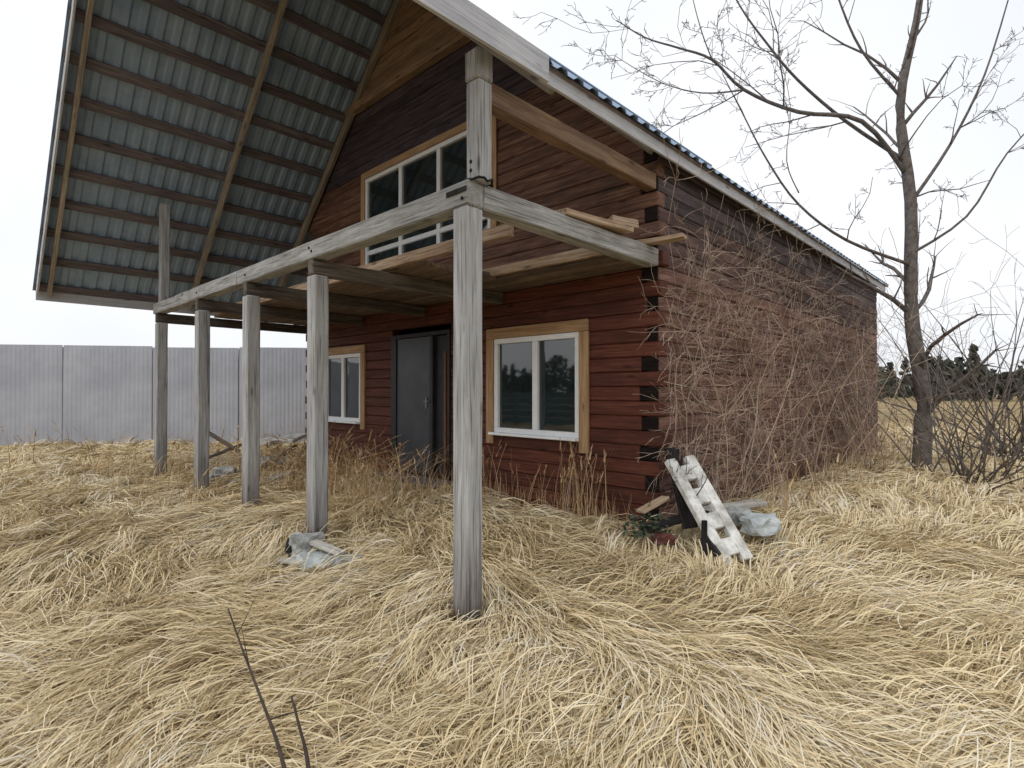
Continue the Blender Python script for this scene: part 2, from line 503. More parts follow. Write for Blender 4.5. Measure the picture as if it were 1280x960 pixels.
course = 0
h = H0
while h < H_R - 0.1:
    h1 = h + CH
    hc = h + CH / 2
    right_b = 0.0 if h1 < Rr(0) - 0.05 else (h - 4.13) / 0.91
    right_t = 0.0 if h1 < Rr(0) - 0.05 else (h1 - 4.13) / 0.91
    left_b = min(HW, 7.6 - (h - 4.80) / 0.935)
    left_t = min(HW, 7.6 - (h1 - 4.80) / 0.935)
    if course % 2:
        if h1 < Rr(0) - 0.05:
            nw = rnd.choice((0.12, 0.15, 0.19, 0.21))
            right_b = right_t = nw
        if h1 < 4.7:
            left_b = left_t = HW - 0.20
    else:
        if h1 < Rr(0) - 0.05:
            e = -0.006 - rnd.random() * 0.03 - (0.05 if rnd.random() < 0.15 else 0)
            right_b = right_t = e
            left_b = left_t = HW + 0.05
    if left_t - right_t < 0.15:
        break
    holes = sorted([o for o in OPEN if o[2] - 0.02 < hc < o[3] + 0.02], key=lambda o: o[0])
    cur_b, cur_t = right_b, right_t
    mat = M_red if hc < 2.95 else (M_gab if hc < 5.15 + 0.3 * rnd.random() else M_gabd)  # top gable courses take the colour with painted shade
    for o in holes:
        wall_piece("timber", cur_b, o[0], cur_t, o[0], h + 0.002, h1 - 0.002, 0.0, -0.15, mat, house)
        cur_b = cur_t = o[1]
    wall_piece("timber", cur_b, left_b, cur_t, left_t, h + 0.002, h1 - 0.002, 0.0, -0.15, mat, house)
    # side wall course
    if h1 < Rr(0) + 0.05:
        hh1 = min(h1 - 0.002, Rr(0) - 0.02)
        d_start = -0.03 if course % 2 else -0.153
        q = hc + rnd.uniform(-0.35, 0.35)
        sm = M_sidetop if q > 3.25 else (M_mid if q > 2.75 else M_side)  # side courses get darker towards the top, with a random edge
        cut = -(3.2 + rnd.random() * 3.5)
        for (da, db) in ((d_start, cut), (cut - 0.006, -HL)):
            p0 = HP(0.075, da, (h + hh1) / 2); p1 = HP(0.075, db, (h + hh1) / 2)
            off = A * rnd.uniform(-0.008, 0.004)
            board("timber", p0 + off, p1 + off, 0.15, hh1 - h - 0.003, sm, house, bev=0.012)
        if course % 2:
            board("timber_end", HP(0.004, -0.016, hc), HP(nw - 0.006, -0.016, hc), 0.024, CH - 0.02, M_end, house, bev=0.004)
            board("timber_end", HP(HW - 0.195, -0.016, hc), HP(HW - 0.005, -0.016, hc), 0.024, CH - 0.02, M_end, house, bev=0.004)
    h = h1
    course += 1


# left and back walls: not seen from the front, one mesh each
def plain_wall(name, fn, height_fn, n):
    bm = bmesh.new()
    hh = H0; k = 0
    while hh < height_fn - 0.05:
        p0, p1 = fn(hh + CH / 2)
        r = bmesh.ops.create_cube(bm, size=1)
        bmesh.ops.scale(bm, vec=((p1 - p0).length, 0.15, CH - 0.006), verts=r['verts'])
        bmesh.ops.transform(bm, matrix=Matrix.Translation((p0 + p1) / 2) @ axes(p1 - p0), verts=r['verts'])
        hh += CH
    me = bpy.data.meshes.new(name)
    bmesh.ops.transform(bm, matrix=house_M.inverted(), verts=bm.verts)
    bm.to_mesh(me); bm.free()
    mesh_obj(name, me, M_side, house_M, house)


plain_wall("left_wall", lambda z: (HP(HW - 0.075, -0.16, z), HP(HW - 0.075, -HL, z)), 4.8, 0)
plain_wall("rear_wall", lambda z: (HP(max(0.16, (z - 4.0) / 0.91), -HL + 0.075, z), HP(min(HW - 0.16, 7.5 - (z - 4.7) / 0.935), -HL + 0.075, z)), H_R - 0.3, 0)
board("floor_slab", HP(0.2, -HL / 2, 0.26), HP(HW - 0.2, -HL / 2, 0.26), HL - 0.4, 0.1, M_inside, house, bev=0)
board("loft_floor", HP(0.2, -HL / 2, 3.05), HP(HW - 0.2, -HL / 2, 3.05), HL - 0.4, 0.12, M_inside, house, bev=0)

# tie beam across the gable with boards above it
board("tie_beam", HP(2.62, 0.07, 6.42), HP(6.1, 0.07, 6.42), 0.14, 0.12, M_taned, house, rough=0.006, seg=6)
board("tie_beam", HP(2.80, 0.035, 6.56), HP(6.0, 0.035, 6.56), 0.07, 0.13, M_taned, house, rough=0.006, seg=6)


def gable_board(h0, h1):
    wall_piece("gable_board", (h0 - 4.13) / 0.91 + 0.02, 7.6 - (h0 - 4.8) / 0.935 - 0.02, (h1 - 4.13) / 0.91 + 0.02, 7.6 - (h1 - 4.8) / 0.935 - 0.02, h0, h1, 0.035, 0.006, M_taned, house)


hh = 6.63
while hh < H_R - 0.3:
    gable_board(hh, hh + 0.135)
    hh += 0.14


# windows
def window(o, mull, trans, trimw, drop=0.0, label=None):
    t0, t1, h0, h1 = o
    tc, hc = (t0 + t1) / 2, (h0 + h1) / 2
    M = Matrix.Translation(HP(tc, 0, hc)) @ axes(-A)     # local x = -t, local y = -d
    w = empty("window", None, parent=house, M=M)
    if label: w['label'] = label
    fw = 0.065
    bx = [(0, 0.02, (h1 - h0) / 2 - fw / 2, t1 - t0, 0.07, fw), (0, 0.02, -(h1 - h0) / 2 + fw / 2, t1 - t0, 0.07, fw),
          ((t1 - t0) / 2 - fw / 2, 0.021, 0, fw, 0.07, h1 - h0 - 2 * fw), (-(t1 - t0) / 2 + fw / 2, 0.021, 0, fw, 0.07, h1 - h0 - 2 * fw)]
    mesh_obj("frame", boxes_mesh("frame", bx), M_white, M, w)
    for mt in mull:
        mesh_obj("mullion", boxes_mesh("mullion", [(-(mt - tc), 0.022, 0, 0.085, 0.066, h1 - h0 - 2 * fw)]), M_white, M, w)
    edges = [t0 + fw] + sorted(mull) + [t1 - fw]
    rows = [h0 + fw] + sorted(trans) + [h1 - fw]
    for i in range(len(edges) - 1):
        a = edges[i] + (0.0425 if i else 0); b = edges[i + 1] - (0.0425 if i < len(edges) - 2 else 0)
        for th in trans:
            mesh_obj("transom", boxes_mesh("transom", [(-((a + b) / 2 - tc), 0.023, th - hc, b - a, 0.062, 0.075)]), M_white, M, w)
        for j in range(len(rows) - 1):
            ra = rows[j] + (0.037 if j else 0); rb = rows[j + 1] - (0.037 if j < len(rows) - 2 else 0)
            Mp = Matrix.Translation(HP((a + b) / 2, -0.035, (ra + rb) / 2)) @ axes(-A) @ Matrix.Rotation(math.radians(rnd.uniform(-0.5, 0.5)), 4, 'Z')
            mesh_obj("pane", boxes_mesh("pane", [(0, 0, 0, b - a, 0.012, rb - ra)], 0), M_glass, Mp, w)
    g = 0.004
    if trimw:
        y = 0.016
        board("trim_board", HP(t0 - trimw, y, h1 + trimw / 2 + g), HP(t1 + trimw, y, h1 + trimw / 2 + g), 0.03, trimw, M_tan, w, bev=0.004)
        board("trim_board", HP(t0 - trimw / 2 - g, y, h1), HP(t0 - trimw / 2 - g, y, h0 - drop), trimw, 0.03, M_tan, w, up=B, bev=0.004)
        board("trim_board", HP(t1 + trimw / 2 + g, y, h1), HP(t1 + trimw / 2 + g, y, h0 - drop * 0.9), trimw, 0.03, M_tan, w, up=B, bev=0.004)
    me = box_mesh(t1 - t0 + 0.02, 0.13, 0.035, 0.006, mat=M_white)
    mesh_obj("sill", me, M_white, Matrix.Translation(HP(tc, 0.05, h0 - 0.014)) @ axes(-A) @ Matrix.Rotation(math.radians(-6), 4, 'X'), w)
    return w


window(WIN_R, [1.64], [], 0.13, 0.16, "two pane ground floor window nearest the house corner")
window(WIN_L, [6.2], [], 0.13, 0.12, "two pane ground floor window left of the door")
window(WIN_U, [3.50, 4.45], [3.90], 0.11, 0.0, "wide loft window under the gable")

# door
DM = Matrix.Translation(HP(3.94, 0, 1.4)) @ axes(-A)
door = empty("door", None, parent=house, M=DM)
t0, t1, h0, h1 = DOOR
for (a, b, c, d_) in ((t0, t0 + 0.05, h0, h1), (t1 - 0.14, t1, h0, h1), (3.60, 3.67, h0 + 0.06, h1 - 0.06)):
    board("door_frame", HP((a + b) / 2, -0.02, c), HP((a + b) / 2, -0.02, d_), b - a, 0.1, M_dark, door, up=B, bev=0.004)
board("door_frame", HP(t0 + 0.05, -0.02, h1 - 0.03), HP(t1 - 0.14, -0.02, h1 - 0.03), 0.1, 0.06, M_dark, door, bev=0.004)
leaf = board("door_leaf", HP(4.095, -0.015, h0 + 0.03), HP(4.095, -0.015, h1 - 0.065), 0.84, 0.05, M_door, door, up=B, bev=0.006)
board("side_panel", HP(3.45, -0.05, h0 + 0.03), HP(3.45, -0.05, h1 - 0.065), 0.33, 0.03, M_dark, door, up=B, bev=0.004)
board("jamb", HP(3.33, 0.0, h0 + 0.03), HP(3.33, 0.0, h1 - 0.3), 0.05, 0.05, M_brown, door, up=B, bev=0.004)
mesh_obj("handle", boxes_mesh("handle", [(0, 0, 0, 0.035, 0.02, 0.16), (0.04, -0.03, 0.02, 0.11, 0.02, 0.02)], 0.004), M_fpost, Matrix.Translation(HP(3.76, 0.02, 1.42)) @ axes(-A), leaf)
for hz in (0.75, 1.1):
    board("raised_rib", HP(3.76, 0.011, h0 + 0.2 + hz), HP(4.43, 0.011, h0 + 0.2 + hz), 0.008, 0.02, M_door, leaf, bev=0)
board("door_step", HP(3.1, 0.14, 0.30), HP(4.75, 0.14, 0.30), 0.28, 0.07, M_batt, house, rough=0.004, seg=4)

# roof: corrugated sheets, battens, rafters
D_FRONT = 3.9
PITCH = 0.2
SHW = 1.0


def sheet_mesh(k, L, flip):
    """corrugated sheet: local x along the eave, y up the slope"""
    prof = []
    n = int(SHW / PITCH)
    for i in range(n):
        b = i * PITCH
        prof += [(b, 0.0), (b + 0.07, 0.0), (b + 0.10, 0.026), (b + 0.17, 0.026)]
    prof.append((SHW + 0.02, 0.0))
    V, Fc = [], []
    rows = 5
    for layer in (0.0, 0.004):
        for r in range(rows):
            y = L * r / (rows - 1)
            for (x, z) in prof:
                V.append((x - SHW / 2, y, z + layer))
    m = len(prof)
    for r in range(rows - 1):
        for i in range(m - 1):
            a = r * m + i
            Fc.append((a, a + m, a + m + 1, a + 1))
            b = a + rows * m
            Fc.append((b, b + 1, b + m + 1, b + m))
    for i in range(m - 1):
        Fc.append((i, i + 1, i + 1 + rows * m, i + rows * m))
    return from_py("roof_sheet", V, Fc)


roof_M = Matrix.Translation(HP(T_R, 0, H_R)) @ axes(-A)
roof = empty("roof", None, parent=house, M=roof_M)
tR0, tL0 = -0.20, 9.3
LR = math.hypot(T_R - tR0, Rr(T_R) - Rr(tR0)) - 0.02
LL = math.hypot(tL0 - T_R, Rl(T_R) - Rl(tL0)) - 0.02
meR = sheet_mesh(0, LR, False); meR.materials.append(M_sheet)
meL = sheet_mesh(0, LL, True); meL.materials.append(M_sheet)
upR = (A + UP * 0.91).normalized(); upL = (-A + UP * 0.935).normalized()
nsheet = int((D_FRONT + HL + 0.4) / SHW)
for i in range(nsheet):
    d = D_FRONT - SHW / 2 - i * SHW
    lift = 0.003 * (i % 2)
    # right slope: x axis = B so that normal = B x upR points up and outward
    nR = B.cross(upR)
    if nR.z < 0: xa = -B; nR = -nR
    else: xa = B
    M = Matrix((xa, upR, nR)).transposed().to_4x4(); M.translation = HP(tR0, d, Rr(tR0) + 0.004) + nR * lift
    mesh_obj("roof_sheet", meR, M_sheet, M, roof)
    nL = B.cross(upL)
    if nL.z < 0: xa = -B; nL = -nL
    else: xa = B
    M = Matrix((xa, upL, nL)).transposed().to_4x4(); M.translation = HP(tL0, d, Rl(tL0) + 0.004) + nL * lift
    mesh_obj("roof_sheet", meL, M_sheet, M, roof)

nRv = (UP - A * 0.91).normalized()
nLv = (UP + A * 0.935).normalized()
# battens along the ridge direction
t = tL0 - 0.08
while t > T_R + 0.1:
    c = HP(t, 0, Rl(t)) - nLv * 0.018
    board("batten", c - B * D_FRONT, c + B * (HL + 0.3), 0.15, 0.030, M_batt, roof, up=nLv, bev=0.003)
    t -= 0.405
t = tR0 + 0.08
while t < T_R - 0.1:
    c = HP(t, 0, Rr(t)) - nRv * 0.018
    board("batten", c - B * D_FRONT, c + B * (HL + 0.3), 0.15, 0.030, M_batt, roof, up=nRv, bev=0.003)
    t += 0.405
# rafters below the battens
for d in (3.72, 1.62, 0.075):
    w = 0.055 if d != 0.075 else 0.07
    c0 = HP(tL0 - 0.05, d, Rl(tL0 - 0.05)) - nLv * 0.105
    c1 = HP(T_R + 0.06, d, Rl(T_R + 0.06)) - nLv * 0.105
    board("rafter", c0, c1, w, 0.14, M_raft, roof, up=nLv, bev=0.005, rough=0.004, seg=5)
    c0 = HP(tR0 + 0.12, d, Rr(tR0 + 0.12)) - nRv * 0.105
    c1 = HP(T_R - 0.06, d, Rr(T_R - 0.06)) - nRv * 0.105
    board("rafter", c0, c1, w, 0.14, M_raft, roof, up=nRv, bev=0.005, rough=0.004, seg=5)
board("ridge_cap", HP(T_R, D_FRONT, H_R + 0.05), HP(T_R, -HL - 0.4, H_R + 0.05), 0.3, 0.03, M_sheet, roof, bev=0.004)
# fascia boards along the eaves, in lengths
f0 = D_FRONT - 0.02
for L_ in (1.93, 4.1, 4.0, 4.0):
    f1 = max(f0 - L_, -HL - 0.3)
    fh = 0.20 if L_ == 1.93 else 0.15
    fz0 = 3.93 if L_ == 1.93 else 3.955
    board("fascia_board", HP(-0.135 - 0.085 * (L_ == 1.93), f0, fz0 + rnd.uniform(-0.004, 0.004)), HP(-0.135 - 0.085 * (L_ == 1.93), f1 + 0.006, fz0 + rnd.uniform(-0.004, 0.004)), 0.028, fh, M_fasc, roof, bev=0.004, rough=0.004, seg=6, seed=int(L_ * 10))
    board("fascia_board", HP(9.27, f0, 3.19), HP(9.27, f1 + 0.006, 3.19), 0.028, 0.18, M_fasc, roof, bev=0.004)
    f0 = f1
# barge boards on the front rake
for (ta, fn, nv) in ((-0.1, Rr, nRv), (9.25, Rl, nLv)):
    board("barge_board", HP(ta, D_FRONT - 0.03, fn(ta)) - nv * 0.07, HP(T_R, D_FRONT - 0.03, H_R) - nv * 0.07, 0.028, 0.17, M_fasc, roof, up=nv, bev=0.004)

# ------------------------------------------------------------------ the porch
porch = empty("porch_frame", None, "unfinished porch of weathered grey square posts carrying long beams in front of the house", "porch",
              M=Matrix.Translation(HP(0, 2.48, 0)) @ axes(-A))
PT = [0.055, 2.22, 3.84, 5.55, 7.55]
for i, t in enumerate(PT):
    top = 2.849 if i == 0 else 2.695
    b = HP(t, 2.48, 0)
    g0 = gz(b.x, b.y) - 0.15
    board("post", HP(t, 2.48, g0), HP(t + 0.004, 2.48, top), 0.152, 0.152, M_post, porch, up=B, bev=0.012, rough=0.004, seg=14, seed=i)
    if i:
        # cross joist from the post to the wall
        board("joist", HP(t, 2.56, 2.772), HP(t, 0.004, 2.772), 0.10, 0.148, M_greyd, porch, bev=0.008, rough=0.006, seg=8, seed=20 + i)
board("beam", HP(-0.02, 2.48, 2.935), HP(4.1, 2.48, 2.935), 0.15, 0.17, M_greyb, porch, bev=0.010, rough=0.005, seg=16, seed=41)
board("beam", HP(4.106, 2.48, 2.935), HP(7.75, 2.48, 2.935), 0.15, 0.17, M_greyb, porch, bev=0.010, rough=0.005, seg=14, seed=42)
board("beam", HP(0.055, 2.402, 2.935), HP(0.055, -0.06 + 0.065, 2.935), 0.15, 0.17, M_greyb, porch, bev=0.010, rough=0.006, seg=12, seed=43)
board("upper_post", HP(0.0, 2.43, 3.022), HP(0.0, 2.43, 3.72), 0.132, 0.132, M_grey, porch, up=B, bev=0.012, rough=0.003, seg=8, seed=9)
board("upper_post", HP(0.0, 2.43, 3.722), HP(0.0, 2.43, 3.93), 0.145, 0.145, M_greyb, porch, up=B, bev=0.012, rough=0.003, seg=4, seed=10)
board("upper_post", HP(7.62, 2.43, 3.022), HP(7.62, 2.43, 4.66), 0.132, 0.132, M_grey, porch, up=B, bev=0.012)
ring = [(HP(0.0, 2.43, 3.03 + 0.012 * math.sin(j * 2.1)) + (A * math.cos(j * math.pi / 8) + B * math.sin(j * math.pi / 8)) * (0.093 + 0.008 * math.sin(j * 3))) for j in range(17)]
mesh_obj("wire_loop", tube_mesh("wire_loop", [(ring, [0.009] * 17)], 5), M_black, Matrix(), porch)
board("iron_strap", HP(-0.012, 2.558, 2.96), HP(0.20, 2.558, 2.96), 0.004, 0.035, M_black, porch, bev=0)
board("wall_plate", HP(0.06, 2.36, 3.70), HP(0.06, 0.01, 3.70), 0.12, 0.16, M_taned, porch, bev=0.008, rough=0.005, seg=8)
#board("wall_plate", HP(7.54, 2.36, 4.50), HP(7.54, 0.01, 4.50), 0.12, 0.16, M_taned, porch, bev=0.008)
# bolt heads where beams are fixed to posts
bm_ = boxes_mesh("bolt_head", [(0, 0, 0, 0.022, 0.022, 0.012)], 0.004)
for (t_, h_) in ((0.03, 2.90), (0.09, 2.965), (2.20, 2.92), (2.25, 2.96), (3.83, 2.93), (5.54, 2.93)):
    mesh_obj("bolt_head", bm_, M_black, Matrix.Translation(HP(t_, 2.562, h_)) @ axes(-A) @ Matrix.Rotation(math.pi / 2, 4, 'X'), porch)
for h_ in (3.10, 3.16):
    mesh_obj("bolt_head", bm_, M_black, Matrix.Translation(HP(0.01, 2.499, h_)) @ axes(-A) @ Matrix.Rotation(math.pi / 2, 4, 'X'), porch)
# loft floor boards laid over the joists; only part of the deck is laid
d = 0.085
k = 0
while d < 1.68:
    tr = 0.15 if d < 0.6 else 1.62 + rnd.uniform(-0.06, 0.06)
    z = 2.871 if d < 5 else 0
    board("deck_board", HP(tr, d, 2.872 + rnd.uniform(0, 0.003)), HP(7.5, d, 2.872), 0.148, 0.045, M_deck, porch, bev=0.004, rough=0.003, seg=6, seed=60 + k % 4)
    d += 0.155
    k += 1
board("edge_joist", HP(0.16, 0.66, 2.93), HP(3.0, 0.70, 2.93), 0.05, 0.10, M_rawo, porch, bev=0.005, rough=0.004, seg=5)
board("edge_joist", HP(0.36, 1.73, 2.93), HP(7.3, 1.73, 2.93), 0.05, 0.11, M_rawo, porch, bev=0.005, rough=0.004, seg=8)

# loose timber on the side beam
def single_board(name, label, cat, p0, p1, w, h, mat, group=None, up=UP, rough=0.006, seg=6, bev=0.006, roll=0, seed=3):
    o = board(name, p0, p1, w, h, mat, None, up=up, rough=rough, seg=seg, bev=bev, roll=roll, seed=seed)
    tag(o, label, cat, group)
    return o


single_board("plank", "thick orange brown plank lying along the top of the side porch beam", "plank", HP(0.06, 1.50, 3.055), HP(-0.01, 0.60, 3.075), 0.20, 0.055, M_rawo, seed=5, roll=0.06)
single_board("timber_offcut", "knotty pale offcut on the end of the plank above the side beam", "offcut", HP(0.05, 0.78, 3.135), HP(-0.06, 0.52, 3.12), 0.13, 0.07, M_rawo, seed=8, rough=0.02, seg=4)
single_board("plank", "short plank sticking out past the house corner from the top of the side beam", "plank", HP(0.55, 0.30, 3.045), HP(-0.36, 0.12, 3.05), 0.14, 0.045, M_rawo, seed=6, rough=0.01)

# ------------------------------------------------------------------ fence behind, left of the house
fence = empty("metal_fence", Vector((-9, 14, 0)), "tall plain grey sheet metal fence left of the house", "fence")
fz = 0.25
fpts = [Vector((-4.9 - i * 2.0, 14.3 - i * 0.28, 0)) for i in range(12)]


def fsheet():
    V, Fc = [], []
    n = 20
    prof = []
    for i in range(n):
        b = i * 0.1
        prof += [(b, 0), (b + 0.04, 0), (b + 0.05, -0.004), (b + 0.09, -0.004)]
    prof.append((2.0, 0))
    for lay in (0, 0.003):
        for z in (0.0, 2.45):
            for (x, y) in prof:
                V.append((x - 1.0, y + lay, z))
    m = len(prof)
    for i in range(m - 1):
        Fc.append((i, i + 1, i + m + 1, i + m))
        Fc.append((2 * m + i, 3 * m + i, 3 * m + i + 1, 2 * m + i + 1))
        Fc.append((m + i, m + i + 1, 3 * m + i + 1, 3 * m + i))
    return from_py("fence_panel", V, Fc)


fm = fsheet(); fm.materials.append(M_fence)
for i in range(11):
    a, b = fpts[i], fpts[i + 1]
    d = (a - b).normalized()
    M = Matrix.Translation((a + b) / 2 + Vector((0, 0, fz + rnd.uniform(-0.035, 0.035)))) @ axes(d)
    M = M @ Matrix.Rotation(math.radians(rnd.uniform(-0.35, 0.35)), 4, 'Y') @ Matrix.Rotation(math.radians(rnd.uniform(-1.2, 1.2)), 4, 'Z')
    mesh_obj("fence_panel", fm, M_fence, M, fence)
    board("fence_post", a + Vector((0, 0.06, 0.1)), a + Vector((0, 0.06, 2.66)), 0.06, 0.06, M_fpost, fence, up=Vector((0, 1, 0)), bev=0.004)
    board("fence_rail", a + Vector((0, 0.035, 2.2)), b + Vector((0, 0.035, 2.2)), 0.03, 0.05, M_fpost, fence, bev=0.003)


# low board fence across the yard behind the viewer; it shows in the windows as a reflection
bf = empty("board_fence", HP(14, 12, 0.2), "low dark green grey board fence mirrored in the window panes", "fence")
for i in range(15):
    t0_ = 4 + i * 1.6
    for j in range(5):
        board("fence_board", HP(t0_, 12, 0.35 + j * 0.27), HP(t0_ + 1.59, 12, 0.35 + j * 0.27), 0.025, 0.255, M_fboard, bf, bev=0.004)
    board("fence_post", HP(t0_, 12.06, 0.0), HP(t0_, 12.06, 1.62), 0.09, 0.09, M_greyd, bf, up=B)

# ------------------------------------------------------------------ blades of grass
def ribbons(name, P, Wd, tint, mat, label=None, cat=None):
    """P: (n, k, 3) centre lines, Wd: (n,) widths"""
    n, k, _ = P.shape
    T = np.gradient(P, axis=1)
    side = np.stack([-T[..., 1], T[..., 0], np.zeros_like(T[..., 0])], -1)
    side /= (np.linalg.norm(side, axis=-1, keepdims=True) + 1e-6)
    tw = rng.normal(0, 0.5, (n, 1, 1))
    side = side * np.cos(tw)
    side[..., 2] += np.sin(tw)[..., 0]
    taper = np.linspace(1.0, 0.25, k)[None, :, None]
    off = side * Wd[:, None, None] * 0.5 * taper
    V = np.stack([P - off, P + off], 2).reshape(n * k * 2, 3)
    base = (np.arange(n) * k * 2)[:, None]
    s = (np.arange(k - 1) * 2)[None, :]
    a = base + s
    Fc = np.stack([a, a + 1, a + 3, a + 2], -1).reshape(-1, 4)
    me = bpy.data.meshes.new(name)
    me.vertices.add(len(V))
    me.vertices.foreach_set('co', V.astype(np.float32).ravel())
    me.loops.add(Fc.size)
    me.loops.foreach_set('vertex_index', Fc.astype(np.int32).ravel())
    me.polygons.add(len(Fc))
    me.polygons.foreach_set('loop_start', (np.arange(len(Fc)) * 4).astype(np.int32))
    me.polygons.foreach_set('loop_total', np.full(len(Fc), 4, np.int32))
    at = me.attributes.new('tint', 'FLOAT', 'FACE')
    at.data.foreach_set('value', np.repeat(tint, k - 1).astype(np.float32))
    me.update()
    me.validate()
    o = mesh_obj(name, me, mat)
    tag(o, label, cat, kind='stuff')
    return o


def house_td(x, y):
    rx, ry = x - C0.x, y - C0.y
    return rx * A.x + ry * A.y, -(rx * B.x + ry * B.y)


def flow(x, y):
    return (-math.pi / 2 + 1.25 * np.tanh((x - 0.15) / 1.1) + 0.45 * np.sin(x * 1.3 + y * 1.1 + 1.3) + 0.45 * np.sin(y * 2.1 - x * 1.4)
            + 0.30 * np.sin(x * 4.0 + y * 3.1) + 0.35 * np.sin(x * 8.0 - y * 7.1) * np.sin(x * 3.1 + y * 5.7)
            + 0.9 * smooth((y - 3.3) / 1.2))


def matted():
    nt_ = 18500
    nb = 9
    # tufts: density falls with distance so the mat stays even in the picture
    r = np.exp(rng.uniform(math.log(0.75), math.log(20.0), nt_ * 2))
    xx = rng.uniform(-1.08, 1.08, nt_ * 2) * (r * 0.95 + 0.5)
    td = house_td(xx, r)
    keep = ~((td[0] > 0.0) & (td[1] < 0.03) & (td[0] < HW) & (td[1] > -HL))
    xx, yy = xx[keep][:nt_], r[keep][:nt_]
    n0 = len(xx)
    ang = flow(xx, yy) + rng.normal(0, 0.20, n0)
    lift = np.abs(rng.normal(0.045, 0.035, n0)) + 0.015
    ttint = np.clip(rng.normal(0.55, 0.20, n0) + 0.16 * np.sin(xx * 1.7 + yy * 2.2) , 0, 1)
    X = np.repeat(xx, nb) + rng.normal(0, 0.045, n0 * nb)
    Y = np.repeat(yy, nb) + rng.normal(0, 0.045, n0 * nb)
    a = np.repeat(ang, nb) + rng.normal(0, 0.15, n0 * nb)
    H = np.repeat(lift, nb) * rng.uniform(0.4, 1.4, n0 * nb)
    Ln = rng.uniform(0.25, 0.75, n0 * nb)
    curl = rng.normal(0, 0.45, n0 * nb) + np.repeat(rng.normal(0, 0.75, n0), nb)
    k = 6
    s = np.linspace(0, 1, k)
    P = np.zeros((n0 * nb, k, 3))
    px_, py_ = X.copy(), Y.copy()
    for i in range(k):
        P[:, i, 0] = px_; P[:, i, 1] = py_
        aa = a + curl * s[i]
        px_ = px_ + np.cos(aa) * Ln / (k - 1)
        py_ = py_ + np.sin(aa) * Ln / (k - 1)
    prof = (np.sin(np.pi * np.clip(s, 0, 1) ** 0.75) * 1.0 + 0.15 * s)
    gzv = ground(P[..., 0], P[..., 1])
    P[..., 2] = gzv + 0.006 + H[:, None] * prof[None] + rng.uniform(0, 0.012, (n0 * nb, 1))
    Wd = rng.uniform(0.004, 0.0085, n0 * nb) * (0.7 + np.clip(Y, 0, 12) / 6.0)
    tint = np.clip(np.repeat(ttint, nb) + rng.normal(0, 0.13, n0 * nb), 0, 1)
    m = 34000
    r2 = np.exp(rng.uniform(math.log(0.75), math.log(11.0), m)); x2 = rng.uniform(-1.08, 1.08, m) * (r2 * 0.95 + 0.5)
    Pb = np.zeros((m, k, 3)); an2 = flow(x2, r2) + rng.normal(0, 0.9, m); L2 = rng.uniform(0.05, 0.26, m); c2 = rng.normal(0, 0.8, m)
    for i in range(k):
        Pb[:, i, 0] = x2; Pb[:, i, 1] = r2
        x2 = x2 + np.cos(an2 + c2 * s[i]) * L2 / (k - 1); r2 = r2 + np.sin(an2 + c2 * s[i]) * L2 / (k - 1)
    t1_, t2_ = rng.uniform(0.0, 0.075, m), rng.uniform(-0.03, 0.05, m)
    Pb[..., 2] = ground(Pb[..., 0], Pb[..., 1]) + 0.01 + t1_[:, None] + t2_[:, None] * s[None]
    P = np.concatenate([P, Pb])
    Wd = np.concatenate([Wd, rng.uniform(0.003, 0.009, m) * (0.7 + Pb[:, 0, 1] / 6.0)])
    tint = np.concatenate([tint, np.clip(rng.choice([0.05, 0.25, 0.5, 0.95], m, p=[0.3, 0.25, 0.25, 0.2]) + rng.normal(0, 0.08, m), 0, 1)])
    # blades that run into the house are dropped
    tt, dd = house_td(P[:, -1, 0], P[:, -1, 1])
    near = np.zeros(len(tt), bool)
    for (cx, cy, cr) in ((-0.30, 3.80, 0.13), (-1.86, 5.28, 0.16), (-1.62, 4.72, 0.26), (-1.85, 4.76, 0.2), (2.02, 4.72, 0.12)):
        for j in (2, 3, 4, 5):
            near |= (P[:, j, 0] - cx) ** 2 + (P[:, j, 1] - cy) ** 2 < cr * cr
    near &= rng.random(len(tt)) < 0.88
    ok = ~near & ~((tt > -0.02) & (dd < 0.02) & (tt < HW) & (dd > -HL))
    ribbons("dry_grass", P[ok], Wd[ok], tint[ok], M_grass, "matted bleached dry grass covering the yard", "grass")


matted()


